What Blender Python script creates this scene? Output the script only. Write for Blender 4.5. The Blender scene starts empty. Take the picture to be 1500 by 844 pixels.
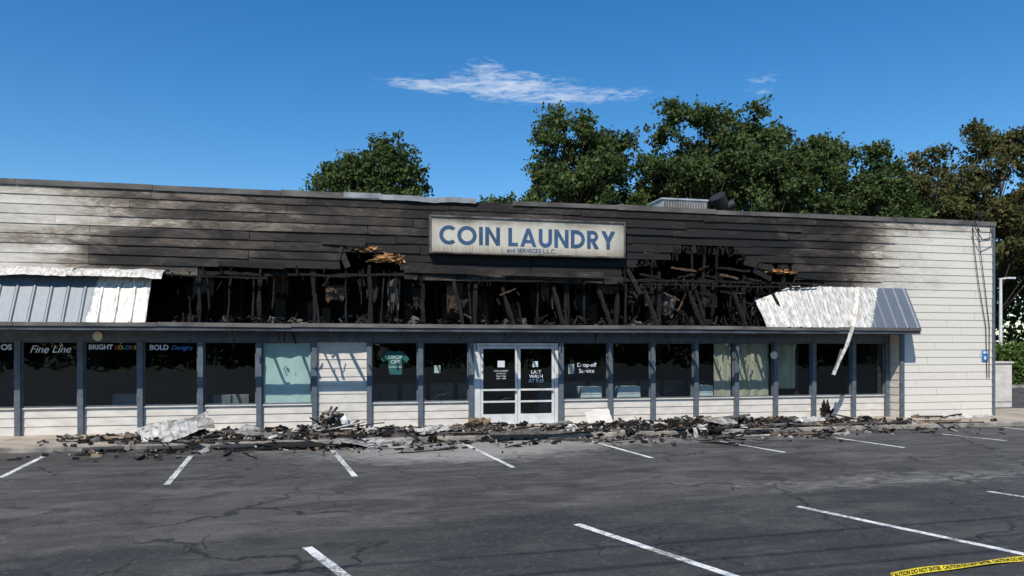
import bpy, math, random
import numpy as np
from mathutils import Vector, Matrix, noise as mnoise
random.seed(7)
R = random.Random(11)
scene = bpy.context.scene

# ------------------------------------------------------------------ helpers
def nz(x, y=0.0, z=0.0):
    return mnoise.noise(Vector((x, y, z)))

def lerp_table(tab, x):
    if x <= tab[0][0]: return tab[0][1]
    for (a, va), (b, vb) in zip(tab, tab[1:]):
        if x <= b:
            return va + (vb - va) * (x - a) / (b - a)
    return tab[-1][1]

def empty(name, loc=(0, 0, 0)):
    o = bpy.data.objects.new(name, None)
    o.location = loc
    scene.collection.objects.link(o)
    return o

class MB:
    def __init__(s): s.v = []; s.f = []; s.a = []
    def add(s, vs, fs, attr=None):
        n = len(s.v)
        s.v += [tuple(p) for p in vs]
        s.f += [tuple(i + n for i in f) for f in fs]
        if attr is None: attr = (0, 0, 0)
        s.a += [attr] * len(vs) if not isinstance(attr, list) else attr
    def box(s, x0, x1, y0, y1, z0, z1, attr=None):
        vs = [(x0,y0,z0),(x1,y0,z0),(x1,y1,z0),(x0,y1,z0),(x0,y0,z1),(x1,y0,z1),(x1,y1,z1),(x0,y1,z1)]
        fs = [(0,3,2,1),(4,5,6,7),(0,1,5,4),(1,2,6,5),(2,3,7,6),(3,0,4,7)]
        s.add(vs, fs, attr)
    def beam(s, a, b, w, h, roll=0.0, attr=None, w2=None, h2=None):
        a = Vector(a); b = Vector(b); d = (b - a)
        if d.length < 1e-5: return
        d.normalize()
        up = Vector((0, 0, 1)) if abs(d.z) < 0.95 else Vector((0, 1, 0))
        sx = d.cross(up).normalized(); sy = sx.cross(d).normalized()
        if roll:
            c, q = math.cos(roll), math.sin(roll)
            sx, sy = sx * c + sy * q, sy * c - sx * q
        w2 = w if w2 is None else w2; h2 = h if h2 is None else h2
        vs = []
        for p, ww, hh in ((a, w, h), (b, w2, h2)):
            for i, j in ((-1, -1), (1, -1), (1, 1), (-1, 1)):
                vs.append(p + sx * (i * ww / 2) + sy * (j * hh / 2))
        fs = [(0,3,2,1),(4,5,6,7),(0,1,5,4),(1,2,6,5),(2,3,7,6),(3,0,4,7)]
        s.add(vs, fs, attr)
    def charbeam(s, a, b, w, h, rr, seg=5, amp=0.012, attr=None):
        """irregular burnt timber"""
        a = Vector(a); b = Vector(b)
        pts = []
        for i in range(seg + 1):
            t = i / seg
            p = a.lerp(b, t)
            p += Vector((rr.uniform(-amp, amp), rr.uniform(-amp, amp), rr.uniform(-amp, amp)))
            pts.append(p)
        ws = [w * rr.uniform(0.5, 1.15) for _ in pts]
        for i in range(seg):
            s.beam(pts[i], pts[i + 1], ws[i], h * ws[i] / w, 0, attr, ws[i + 1], h * ws[i + 1] / w)
    def cyl(s, a, b, r, r2=None, n=10, attr=None):
        a = Vector(a); b = Vector(b); d = (b - a).normalized()
        r2 = r if r2 is None else r2
        up = Vector((0, 0, 1)) if abs(d.z) < 0.95 else Vector((0, 1, 0))
        sx = d.cross(up).normalized(); sy = sx.cross(d)
        vs = []
        for p, rr in ((a, r), (b, r2)):
            for i in range(n):
                t = 2 * math.pi * i / n
                vs.append(p + sx * math.cos(t) * rr + sy * math.sin(t) * rr)
        fs = [(i, (i + 1) % n, n + (i + 1) % n, n + i) for i in range(n)]
        fs += [tuple(range(n - 1, -1, -1)), tuple(range(n, 2 * n))]
        s.add(vs, fs, attr)
    def blob(s, c, sc, seed=0, amp=0.35, freq=2.0, attr=None, n=12, m=8):
        vs = []
        for j in range(m + 1):
            ph = math.pi * j / m
            for i in range(n):
                th = 2 * math.pi * i / n
                d = Vector((math.sin(ph) * math.cos(th), math.sin(ph) * math.sin(th), math.cos(ph)))
                k = 1 + amp * nz(d.x * freq + seed * 3.1, d.y * freq, d.z * freq) * 2
                vs.append((c[0] + d.x * sc[0] * k, c[1] + d.y * sc[1] * k, c[2] + d.z * sc[2] * k))
        fs = []
        for j in range(m):
            for i in range(n):
                fs.append((j * n + i, j * n + (i + 1) % n, (j + 1) * n + (i + 1) % n, (j + 1) * n + i))
        s.add(vs, fs, attr)
    def grid(s, fn, nu, nv, attrfn=None):
        vs = []; at = []
        for j in range(nv + 1):
            for i in range(nu + 1):
                vs.append(fn(i / nu, j / nv))
                at.append(attrfn(i / nu, j / nv) if attrfn else (0, 0, 0))
        fs = [(j * (nu + 1) + i, j * (nu + 1) + i + 1, (j + 1) * (nu + 1) + i + 1, (j + 1) * (nu + 1) + i)
              for j in range(nv) for i in range(nu)]
        s.add(vs, fs, at)
    def obj(s, name, mat, parent=None, attr=False, smooth=False, solid=0, bevel=0):
        me = bpy.data.meshes.new(name)
        me.from_pydata(s.v, [], s.f); me.update()
        if attr:
            ca = me.color_attributes.new("mask", 'FLOAT_COLOR', 'POINT')
            arr = np.ones((len(s.v), 4), dtype=np.float32)
            arr[:, :3] = np.array(s.a, dtype=np.float32)
            ca.data.foreach_set("color", arr.ravel())
        if mat: me.materials.append(mat)
        if smooth:
            me.polygons.foreach_set("use_smooth", [True] * len(me.polygons))
        o = bpy.data.objects.new(name, me)
        scene.collection.objects.link(o)
        if parent: o.parent = parent
        if solid:
            m = o.modifiers.new("Solid", 'SOLIDIFY'); m.thickness = solid
        if bevel:
            m = o.modifiers.new("Bevel", 'BEVEL'); m.width = bevel; m.segments = 2; m.limit_method = 'ANGLE'
        return o

# ------------------------------------------------------------------ materials
class NT:
    def __init__(s, mat):
        mat.use_nodes = True
        s.t = mat.node_tree; s.t.nodes.clear()
        s.out = s.n('ShaderNodeOutputMaterial')
    def n(s, typ, **kw):
        nd = s.t.nodes.new(typ)
        for k, v in kw.items(): setattr(nd, k, v)
        return nd
    def l(s, a, b): s.t.links.new(a, b)
    def val(s, sock, v):
        if hasattr(v, 'is_linked') or hasattr(v, 'links'): s.l(v, sock)
        else: sock.default_value = v
    def math(s, op, a, b=0.0, c=None, clamp=False):
        m = s.n('ShaderNodeMath', operation=op, use_clamp=clamp)
        s.val(m.inputs[0], a); s.val(m.inputs[1], b)
        if c is not None: s.val(m.inputs[2], c)
        return m.outputs[0]
    def mix(s, f, a, b):
        m = s.n('ShaderNodeMix', data_type='RGBA')
        s.val(m.inputs[0], f)
        for k, v in ((6, a), (7, b)):
            if isinstance(v, (tuple, list)): v = (v[0], v[1], v[2], 1)
            s.val(m.inputs[k], v)
        return m.outputs[2]
    def noise(s, vec, scale, detail=4, rough=0.55, dist=0.0):
        m = s.n('ShaderNodeTexNoise')
        if vec is not None: s.l(vec, m.inputs['Vector'])
        m.inputs['Scale'].default_value = scale; m.inputs['Detail'].default_value = detail
        m.inputs['Roughness'].default_value = rough; m.inputs['Distortion'].default_value = dist
        return m.outputs[0]
    def maprange(s, v, a, b, c=0.0, d=1.0, smooth=False):
        m = s.n('ShaderNodeMapRange', interpolation_type='SMOOTHSTEP' if smooth else 'LINEAR')
        s.val(m.inputs[0], v)
        for i, x in enumerate((a, b, c, d)): s.val(m.inputs[i + 1], x)
        return m.outputs[0]
    def coord(s, scale=(1, 1, 1)):
        t = s.n('ShaderNodeTexCoord'); mp = s.n('ShaderNodeMapping')
        mp.inputs['Scale'].default_value = scale
        s.l(t.outputs['Object'], mp.inputs['Vector'])
        return mp.outputs[0]
    def principled(s, col, rough=0.7, metal=0.0, bump=None, bstr=0.3, bdist=0.01, spec=0.5):
        p = s.n('ShaderNodeBsdfPrincipled')
        if isinstance(col, (tuple, list)): col = (col[0], col[1], col[2], 1)
        s.val(p.inputs['Base Color'], col); s.val(p.inputs['Roughness'], rough); s.val(p.inputs['Metallic'], metal)
        p.inputs['Specular IOR Level'].default_value = spec
        if bump is not None:
            b = s.n('ShaderNodeBump'); b.inputs['Strength'].default_value = bstr
            b.inputs['Distance'].default_value = bdist
            s.l(bump, b.inputs['Height']); s.l(b.outputs[0], p.inputs['Normal'])
        s.l(p.outputs[0], s.out.inputs[0])
        return p

def M(name): return bpy.data.materials.new(name)

def simple(name, c1, c2=None, scale=6.0, rough=0.7, metal=0.0, bump=0.25, spec=0.4, stretch=(1, 1, 1), lo=0.35, hi=0.65):
    m = M(name); t = NT(m)
    if c2 is None: c2 = tuple(x * 0.7 for x in c1)
    co = t.coord(stretch)
    n = t.noise(co, scale, 5, 0.6)
    f = t.maprange(n, lo, hi)
    t.principled(t.mix(f, c1, c2), rough, metal, n if bump > 0 else None, bump, 0.01, spec)
    return m

def mask_sep(t):
    a = t.n('ShaderNodeAttribute', attribute_name='mask')
    sp = t.n('ShaderNodeSeparateColor'); t.l(a.outputs['Color'], sp.inputs[0])
    return sp.outputs[0], sp.outputs[1], sp.outputs[2]

m_siding = M('siding_paint'); t = NT(m_siding)
r_, g_, b_ = mask_sep(t)
n1 = t.noise(t.coord((0.7, 1, 2.2)), 1.3, 7, 0.68, 0.8); n2 = t.noise(t.coord((1.3, 1, 9)), 4.5, 6, 0.65, .3); n3 = t.noise(t.coord(), 38, 3, 0.6)
s1 = t.math('ADD', r_, t.math('MULTIPLY', t.math('SUBTRACT', n1, 0.5), t.maprange(r_, 0.02, 0.4, 0.18, 1.1)))
s2 = t.math('ADD', s1, t.math('MULTIPLY', t.math('SUBTRACT', n2, 0.5), t.maprange(r_, 0.0, 0.4, 0.10, 0.55)))
s3 = t.math('ADD', s2, t.math('MULTIPLY', t.math('SUBTRACT', g_, 0.5), t.maprange(r_, 0, .5, 0.05, 0.22)), clamp=True)
paint = t.mix(t.maprange(n2, .3, .7), (0.70, 0.655, 0.575), (0.60, 0.56, 0.49))
c = t.mix(t.maprange(s3, 0.05, 0.40), paint, (0.24, 0.20, 0.155))
c = t.mix(t.maprange(s3, 0.34, 0.62), c, (0.062, 0.049, 0.039))
c = t.mix(t.maprange(s3, 0.60, 0.88), c, (0.011, 0.0098, 0.0087))
t.principled(c, 0.75, 0, n3, 0.15, 0.004, 0.3)

m_siding_low = simple('siding_paint_lower', (0.67, 0.63, 0.565), (0.53, 0.49, 0.43), 2.2, 0.7, stretch=(1, 1, 2.5), bump=0.1)
m_char = simple('charred_wood', (0.006, 0.0055, 0.005), (0.022, 0.019, 0.0165), 14, 0.85, bump=0.9, spec=0.2, stretch=(1, 1, 3))
m_ash = simple('ash_grey_wood', (0.035, 0.031, 0.027), (0.13, 0.118, 0.105), 9, 0.9, bump=0.6)
m_black = simple('burnt_interior', (0.008, 0.007, 0.007), (0.016, 0.014, 0.012), 3, 0.95, bump=0.3)
m_insul = simple('scorched_insulation', (0.52, 0.27, 0.10), (0.14, 0.07, 0.03), 5, 0.95, bump=0.9, lo=.4, hi=.6)
m_tan = simple('raw_wood', (0.24, 0.165, 0.10), (0.08, 0.055, 0.037), 6, 0.85, bump=0.5)
m_brown = simple('scorched_brown_wood', (0.12, 0.068, 0.036), (0.025, 0.018, 0.013), 4, 0.85, bump=0.5)
m_white_debris = simple('pale_debris', (0.56, 0.54, 0.50), (0.20, 0.18, 0.16), 4, 0.8, bump=0.4)
m_trim = simple('blue_grey_trim', (0.115, 0.14, 0.165), (0.075, 0.09, 0.105), 5, 0.55, bump=0.1)
m_beam = simple('fascia_beam', (0.085, 0.10, 0.115), (0.03, 0.032, 0.034), 2.5, 0.6, bump=0.2, stretch=(.5, 1, 2))
m_flash = simple('roof_edge_flashing', (0.17, 0.155, 0.14), (0.07, 0.062, 0.055), 2, 0.55, bump=0.1, stretch=(.6, 1, 1))
m_silver = simple('bare_metal_flashing', (0.55, 0.57, 0.60), (0.30, 0.30, 0.30), 2, 0.45, 0.2, bump=0.1)
m_alu = simple('white_door_frame', (0.70, 0.70, 0.68), (0.54, 0.54, 0.52), 4, 0.4, bump=0.05)
m_roof = simple('roof_membrane', (0.12, 0.12, 0.12), (0.07, 0.07, 0.07), 1, 0.9)
m_curt = simple('window_blind', (0.62, 0.74, 0.70), (0.50, 0.62, 0.60), 1.5, 0.8, bump=0.05)
m_curt2 = simple('beige_curtain', (0.55, 0.48, 0.36), (0.36, 0.31, 0.23), 2, 0.85, bump=0.2, stretch=(4, 1, .5))
m_white = simple('white_enamel', (0.72, 0.72, 0.72), (0.55, 0.55, 0.55), 3, 0.35, bump=0.03)
m_machine = simple('machine_casing', (0.22, 0.22, 0.23), (0.12, 0.12, 0.12), 3, 0.4, bump=0.03)
m_vinyl = simple('white_vinyl_letter', (0.75, 0.78, 0.8), (0.6, 0.63, 0.66), 3, 0.5, bump=0.0)
m_vred = simple('red_vinyl', (0.5, 0.05, 0.04), None, 3, 0.5)
m_vgrn = simple('green_vinyl', (0.05, 0.3, 0.12), None, 3, 0.5)
m_vblu = simple('blue_vinyl', (0.05, 0.2, 0.5), None, 3, 0.5)
m_vyel = simple('yellow_vinyl', (0.6, 0.45, 0.05), None, 3, 0.5)
m_teal = simple('teal_shirt', (0.04, 0.19, 0.19), None, 3, 0.7)
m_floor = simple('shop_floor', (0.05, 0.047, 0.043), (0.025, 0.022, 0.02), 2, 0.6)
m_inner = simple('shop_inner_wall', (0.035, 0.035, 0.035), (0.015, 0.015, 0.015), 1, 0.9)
m_cable = simple('black_cable', (0.02, 0.02, 0.02), None, 5, 0.6)
m_conc = simple('sidewalk_concrete', (0.44, 0.37, 0.29), (0.27, 0.23, 0.185), 1.6, 0.9, bump=0.3)
m_kerb = simple('kerb_concrete', (0.38, 0.335, 0.28), (0.12, 0.11, 0.10), 2.2, 0.9, bump=0.4)
m_globe = simple('cream_lamp_globe', (0.72, 0.68, 0.50), (0.6, 0.56, 0.42), 3, 0.4, bump=0)
m_bark = simple('bark', (0.07, 0.06, 0.045), (0.035, 0.03, 0.024), 4, 0.95, bump=0.6)

m_awn = M('ribbed_awning_metal'); t = NT(m_awn)
r_, g_, b_ = mask_sep(t)
n1 = t.noise(t.coord((1.0, 1, .4)), 2.5, 6, 0.65, 0.5); n2 = t.noise(t.coord((2, 1, .3)), 9, 5, 0.6)
bf = t.math('ADD', r_, t.math('MULTIPLY', t.math('SUBTRACT', n1, .5), .9))
blue = t.mix(t.maprange(n2, .3, .7), (0.135, 0.16, 0.19), (0.10, 0.12, 0.14))
wht = t.mix(t.maprange(n2, .40, .66), (0.66, 0.645, 0.60), (0.30, 0.26, 0.215))
c = t.mix(t.maprange(bf, .42, .55), blue, wht)
c = t.mix(t.maprange(t.math('ADD', g_, t.math('MULTIPLY', t.math('SUBTRACT', n1, .5), .8)), .42, .66), c, (0.06, 0.042, 0.034))
t.principled(c, 0.5, 0.1, n1, 0.15, 0.01)

m_sheet = M('scorched_sheet_metal'); t = NT(m_sheet)
n1 = t.noise(t.coord(), 1.8, 6, 0.65, .6); n2 = t.noise(t.coord(), 7, 5, 0.6)
c = t.mix(t.maprange(n1, .44, .62), (0.50, 0.49, 0.46), (0.20, 0.185, 0.165))
c = t.mix(t.maprange(n2, .53, .66), c, (0.06, 0.05, 0.042))
t.principled(c, 0.5, 0.25, n2, 0.2)

m_sign = M('sign_face'); t = NT(m_sign)
tc = t.n('ShaderNodeTexCoord'); sx = t.n('ShaderNodeSeparateXYZ'); t.l(tc.outputs['Object'], sx.inputs[0])
n1 = t.noise(t.coord((.7, 1, 1.5)), 1.4, 6, 0.6, 0.5); n2 = t.noise(t.coord((6, 1, .5)), 2.5, 5, 0.6)
hz = t.maprange(sx.outputs[2], 4.62, 5.62)
a = t.math('ADD', hz, t.math('MULTIPLY', t.math('SUBTRACT', n1, .5), .9))
c = t.mix(t.maprange(a, .58, 1.15, smooth=True), (0.56, 0.525, 0.43), (0.12, 0.095, 0.07))
edge = t.maprange(t.math('ADD', t.math('ABSOLUTE', t.math('SUBTRACT', sx.outputs[0], 0.35)), t.math('MULTIPLY', n1, .8)), 2.6, 3.3)
c = t.mix(t.math('MULTIPLY', edge, .6), c, (0.20, 0.17, 0.13))
lowst = t.maprange(t.math('ADD', hz, t.math('MULTIPLY', t.math('SUBTRACT', n2, .5), .5)), .28, .0)
c = t.mix(t.math('MULTIPLY', lowst, .8), c, (0.20, 0.15, 0.095))
c = t.mix(t.math('MULTIPLY', t.maprange(n2, .52, .75), .45), c, (0.30, 0.26, 0.19))
t.principled(c, 0.45, 0, n1, 0.05)
m_signblue = simple('sign_blue_letter', (0.042, 0.10, 0.20), (0.035, 0.07, 0.13), 1.5, 0.5, bump=0)
m_signframe = simple('sign_frame_metal', (0.20, 0.185, 0.165), (0.05, 0.042, 0.036), 2.2, 0.5, 0.2)

# glass: transparent + mirror with a Schlick angle term that is the same from both sides
m_glass = M('window_glass'); t = NT(m_glass)
lw = t.n('ShaderNodeLayerWeight'); lw.inputs['Blend'].default_value = 0.5
tr = t.n('ShaderNodeBsdfTransparent'); tr.inputs[0].default_value = (0.78, 0.85, 0.83, 1)
gl = t.n('ShaderNodeBsdfGlossy'); gl.inputs['Roughness'].default_value = 0.015; gl.inputs[0].default_value = (0.9, 0.95, 1, 1)
wv = t.noise(t.coord(), 1.3, 2); bp = t.n('ShaderNodeBump'); bp.inputs['Strength'].default_value = .25; bp.inputs['Distance'].default_value = .02
t.l(wv, bp.inputs['Height']); t.l(bp.outputs[0], gl.inputs['Normal'])
mx = t.n('ShaderNodeMixShader')
t.l(t.math('ADD', t.math('MULTIPLY', t.math('POWER', lw.outputs['Facing'], 5.0), .9), .085, clamp=True), mx.inputs[0])
t.l(tr.outputs[0], mx.inputs[1]); t.l(gl.outputs[0], mx.inputs[2]); t.l(mx.outputs[0], t.out.inputs[0])

# asphalt
def gauss(t, X, Y, cx, cy, sx_, sy_):
    a = t.math('DIVIDE', t.math('SUBTRACT', X, cx), sx_); b = t.math('DIVIDE', t.math('SUBTRACT', Y, cy), sy_)
    q = t.math('ADD', t.math('MULTIPLY', a, a), t.math('MULTIPLY', b, b))
    return t.math('POWER', 2.718, t.math('MULTIPLY', q, -1.0))
m_asph = M('asphalt'); t = NT(m_asph)
co = t.coord()
sp = t.n('ShaderNodeSeparateXYZ'); t.l(co, sp.inputs[0])
X, Y = sp.outputs[0], sp.outputs[1]
big = t.noise(co, 0.22, 4, 0.6, 0.4); mid = t.noise(t.coord((.6, 1.6, 1)), 1.1, 6, 0.72, .7); fine = t.noise(co, 70, 1, 0.7)
gr = t.noise(co, 14, 4, 0.75)
c = t.mix(t.maprange(big, .35, .65), (0.052, 0.050, 0.048), (0.094, 0.090, 0.083))
c = t.mix(t.math('MULTIPLY', t.maprange(mid, .47, .66), .8), c, (0.145, 0.138, 0.126))
c = t.mix(t.math('MULTIPLY', t.maprange(mid, .44, .32), .8), c, (0.030, 0.029, 0.028))
blot = t.noise(t.coord((1, 1.3, 1)), .8, 3, .6, 1.0)
c = t.mix(t.math('MULTIPLY', t.maprange(blot, .57, .64), .6), c, (0.028, 0.027, 0.026))
seal = t.maprange(t.math('ADD', t.math('ADD', Y, t.math('MULTIPLY', X, -0.13)), t.math('MULTIPLY', mid, .5)), -9.2, -9.5)
seal = t.math('MULTIPLY', seal, t.maprange(t.math('ADD', big, t.math('MULTIPLY', t.math('SUBTRACT', mid, .5), .8)), .3, .6, .95, .5))
c = t.mix(seal, c, (0.030, 0.030, 0.031))
res = t.math('ADD', t.math('MULTIPLY', gauss(t, X, Y, -2.2, -3.7, 2.8, 1.6), 1.3), t.math('MULTIPLY', gauss(t, X, Y, 0.0, -2.6, 9.0, 1.1), .85))
res = t.math('ADD', res, t.math('MULTIPLY', gauss(t, X, Y, 5.5, -8.6, 5.0, .8), .65))
rn = t.noise(t.coord((1, 1.8, 1)), 1.6, 7, 0.74, 1.2)
rf = t.maprange(t.math('ADD', t.math('MULTIPLY', res, .42), rn), .66, 1.0)
c = t.mix(t.math('MULTIPLY', rf, .85), c, (0.38, 0.365, 0.335))
st = t.math('MULTIPLY', gauss(t, X, Y, -7.5, -2.9, 4.5, .9), t.maprange(mid, .4, .55))
c = t.mix(t.math('MULTIPLY', st, .8), c, (0.018, 0.017, 0.016))
wob = t.n('ShaderNodeTexNoise'); t.l(co, wob.inputs['Vector']); wob.inputs['Scale'].default_value = 1.6; wob.inputs['Detail'].default_value = 4
va = t.n('ShaderNodeVectorMath', operation='MULTIPLY_ADD'); t.l(wob.outputs[1], va.inputs[0]); va.inputs[1].default_value = (.9, .9, .9); t.l(co, va.inputs[2])
vo = t.n('ShaderNodeTexVoronoi', feature='DISTANCE_TO_EDGE'); t.l(va.outputs[0], vo.inputs['Vector']); vo.inputs['Scale'].default_value = 0.33
cm = t.maprange(big, .45, .54)
crack = t.math('MULTIPLY', t.maprange(vo.outputs[0], 0.015, 0.004), cm)
vo2 = t.n('ShaderNodeTexVoronoi', feature='DISTANCE_TO_EDGE'); t.l(va.outputs[0], vo2.inputs['Vector']); vo2.inputs['Scale'].default_value = 1.1
crack2 = t.math('MULTIPLY', t.maprange(vo2.outputs[0], 0.018, 0.004), t.maprange(t.noise(co, .5, 2), .55, .62))
crack = t.math('MAXIMUM', crack, crack2)
c = t.mix(t.math('MULTIPLY', crack, .85), c, (0.012, 0.012, 0.012))
c = t.mix(t.maprange(gr, .54, .72, 0, .5), c, (0.17, 0.165, 0.155))
c = t.mix(t.maprange(fine, .35, .65, 0, .45), c, (0.022, 0.022, 0.022))
h = t.math('SUBTRACT', fine, t.math('MULTIPLY', crack, 3))
t.principled(c, 0.88, 0, h, 0.5, 0.008, 0.3)

m_line = M('worn_white_paint'); t = NT(m_line)
n1 = t.noise(t.coord(), 16, 7, 0.75); n0 = t.noise(t.coord(), 1.2, 3)
f = t.maprange(t.math('ADD', n1, t.math('MULTIPLY', t.math('SUBTRACT', n0, .5), .6)), .46, .60)
c = t.mix(t.math('MULTIPLY', f, .85), (0.68, 0.68, 0.66), (0.12, 0.118, 0.112))
t.principled(c, 0.8, 0, n1, .2)

m_ashbed = M('ash_layer'); t = NT(m_ashbed)
n1 = t.noise(t.coord((1, 1.4, 1)), 2.6, 7, .72, .5); n2 = t.noise(t.coord(), 22, 4, .7)
c = t.mix(t.maprange(n1, .42, .68), (0.018, 0.016, 0.014), (0.14, 0.125, 0.108))
c = t.mix(t.maprange(n2, .59, .74, 0, .7), c, (0.34, 0.315, 0.28))
c = t.mix(t.maprange(n2, .45, .32, 0, .8), c, (0.012, 0.011, 0.010))
t.principled(c, .95, 0, n2, .9, .02, .2)

m_grass = simple('grass', (0.05, 0.08, 0.022), (0.09, 0.095, 0.04), 1.2, 1.0, bump=0.6)

def foliage(name, c1, c2, c3):
    m = M(name); t = NT(m)
    r_, g_, b_ = mask_sep(t)
    c = t.mix(r_, c1, c2); c = t.mix(t.maprange(g_, .75, 1.0), c, c3)
    d = t.n('ShaderNodeBsdfDiffuse'); t.l(c, d.inputs[0])
    tl = t.n('ShaderNodeBsdfTranslucent'); t.l(c, tl.inputs[0])
    m1 = t.n('ShaderNodeMixShader'); m1.inputs[0].default_value = .30
    t.l(d.outputs[0], m1.inputs[1]); t.l(tl.outputs[0], m1.inputs[2])
    t.l(m1.outputs[0], t.out.inputs[0])
    return m
m_leaf = foliage('leaves', (0.044, 0.070, 0.024), (0.100, 0.138, 0.047), (0.155, 0.185, 0.078))
m_leaf2 = foliage('leaves_olive', (0.060, 0.070, 0.025), (0.13, 0.135, 0.052), (0.23, 0.16, 0.075))
m_hedge = foliage('hedge_leaves', (0.06, 0.10, 0.025), (0.12, 0.19, 0.05), (0.15, 0.21, 0.06))

# ------------------------------------------------------------------ ground
mb = MB(); mb.add([(-500,-500,-.13),(500,-500,-.13),(500,500,-.13),(-500,500,-.13)], [(0,1,2,3)])
mb.obj('ground', m_grass)
mb = MB(); mb.add([(-60,-60,-.12),(60,-60,-.12),(60,16,-.12),(-60,16,-.12)], [(0,1,2,3)])
mb.obj('parking_lot', m_asph)
mb = MB()
x = -24.0
while x < 20:
    w = 1.5
    mb.box(x + .006, x + w - .006, -1.74, 0.5 if x + w < 16.1 else 2.2, -.125, R.uniform(-.003, .003))
    x += w
walk = mb.obj('sidewalk', m_conc, bevel=.006)
mb = MB()
x = -24.0
while x < 20:
    mb.box(x + .004, x + 2.996, -1.90, -1.745, -.126, .002 + R.uniform(-.004, .004)); x += 3
mb.obj('kerb', m_kerb, bevel=.02)

mb = MB()
def line(x0, y0, x1, y1, w=.1):
    a = Vector((x0, y0)); b = Vector((x1, y1)); d = (b - a).normalized(); n = Vector((-d.y, d.x)) * w / 2
    k = int((b - a).length / .12) + 1
    vs = []
    for i in range(k + 1):
        p = a.lerp(b, i / k)
        e = 1 + .18 * nz(p.x * 5, p.y * 5); e2 = 1 + .18 * nz(p.x * 5 + 9, p.y * 5)
        vs += [(p.x - n.x * e, p.y - n.y * e, -.116), (p.x + n.x * e2, p.y + n.y * e2, -.116)]
    mb.add(vs, [(2*i, 2*i+2, 2*i+3, 2*i+1) for i in range(k)])
for l in [(-4.74,-2.27,-4.21,-6.33), (-7.53,-3.08,-7.24,-6.46), (-1.67,-2.33,-1.29,-5.98), (1.33,-1.95,1.745,-5.41),
          (4.42,-3.2,4.86,-5.28), (7.6,-3.2,7.93,-5.18), (10.84,-3.1,11.26,-4.65), (-10.52,-2.4,-10.22,-5.14),
          (13.8,-2.1,14.3,-5.2), (16.8,-2.1,17.3,-5.2), (-13.5,-2.3,-13.2,-5.5), (-16.5,-2.3,-16.2,-5.5)]:
    line(*l)
for x0, y0 in ((-1.47,-10.53),(1.91,-10.19),(-4.77,-10.93),(5.48,-9.85),(-8.1,-11.3),(9.0,-9.5)):
    line(x0, y0, x0 + 1.9, y0 - 5.3, .115)
mb.obj('parking_lines', m_line)

# ------------------------------------------------------------------ building
B = empty('commercial_building')
COURSE = 0.2315
TOP = COURSE * 26
XL, XR = -24.0, 15.6
WX = 12.17
SY = 0.5

ZB = [(-24,3.9),(-8.9,3.9),(-8.8,3.98),(-8.0,4.0),(-7.9,4.16),(-6.7,4.16),(-6.6,4.22),(-5.6,4.2),(-4.6,4.2),(-4.5,4.62),(-3.9,4.75),(-3.3,4.7),(-3.0,4.5),
      (-2.9,4.0),(3.1,4.0),(3.2,4.35),(3.9,4.6),(4.6,4.7),(4.9,5.0),(6.6,5.0),(6.9,4.75),(7.3,4.6),(8.4,4.5),(8.6,4.2),(9.1,4.1),(9.2,3.9),(16,3.9)]
def zbot(x): return lerp_table(ZB, x)
SA = [(-24,.12),(-13,.18),(-11.5,.26),(-10,.40),(-8.4,.58),(-7,.72),(-5,.83),(-3,.92),(0,.94),(4,.98),(7,.96),(8.5,.86),(9.8,.72),(10.8,.50),(11.8,.22),(13,.07),(16,.04)]
def soot(x, z):
    a = lerp_table(SA, x)
    zt = (z - 4.0) / 2.1
    if z < 3.95: k = max(0.0, 1 - (3.95 - z) / .5) * .8
    elif x < -3: k = 1.2 - .55 * zt
    elif x < 8: k = 1.15 - .32 * zt
    else: k = 1.08 - .38 * zt
    s = a * k
    s += .42 * math.exp(-((z - 5.9) / .15) ** 2) * lerp_table([(-20,.3),(-9,.4),(3,.3),(8,.6),(12,1.1),(14.5,.8),(15.6,.3)], x)
    s += .40 * math.exp(-((x + 9.7) / .9) ** 2) * math.exp(-((z - 4.3) / .5) ** 2)
    s += .28 * math.exp(-((x - 10.2) / .8) ** 2) * math.exp(-((z - 4.8) / .7) ** 2)
    s += .12 * math.exp(-((x - 3.9) / .8) ** 2)
    s += .25 * nz(x * .5, z * 1.5, 3.3) * (1 if a > .2 else .4)
    return min(1, max(0, s))

def siding(mb, x0, x1, z0, z1, y, keep=None, sf=soot, cell=.12, rr=R, warp=True):
    n = int(round((z1 - z0) / COURSE))
    for k in range(n):
        zb = z0 + k * COURSE; zt = zb + COURSE
        x = x0 - rr.uniform(0, 3.4)
        while x < x1:
            xa, xb = max(x, x0), min(x + 3.66, x1)
            x += 3.66
            if xb - xa < .02: continue
            burn = sf((xa + xb) / 2, zb)
            w = (burn ** 2) * (1 if warp else 0)
            d0, d1 = rr.uniform(-.035, .022) * w, rr.uniform(-.035, .022) * w
            o0, o1 = rr.uniform(0, .035) * w, rr.uniform(0, .035) * w
            br = rr.random()
            gap = .003 + .006 * w
            m = max(1, int(round((xb - xa) / cell)))
            L = xb - xa
            for i in range(m):
                a = xa + L * i / m + (gap if i == 0 else 0); b = xa + L * (i + 1) / m - (gap if i == m - 1 else 0)
                if keep and not keep((a + b) / 2, (zb + zt) / 2): continue
                vs = []; at = []
                for xx in (a, b):
                    tt = (xx - xa) / L
                    dz = d0 + (d1 - d0) * tt; oo = o0 + (o1 - o0) * tt
                    if warp: oo += .02 * burn * (nz(xx * 1.3, zb * 5) + .3)
                    vs += [(xx, y + .012, zb + dz), (xx, y - .018 - oo, zb + dz), (xx, y - .002, zt + dz + .012)]
                    at += [(sf(xx, zb) + .18 * sf(xx, zb), br, 0), (sf(xx, zb), br, 0), (sf(xx, zt), br, 0)]
                mb.add(vs, [(0, 3, 4, 1), (1, 4, 5, 2)], at)

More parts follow.
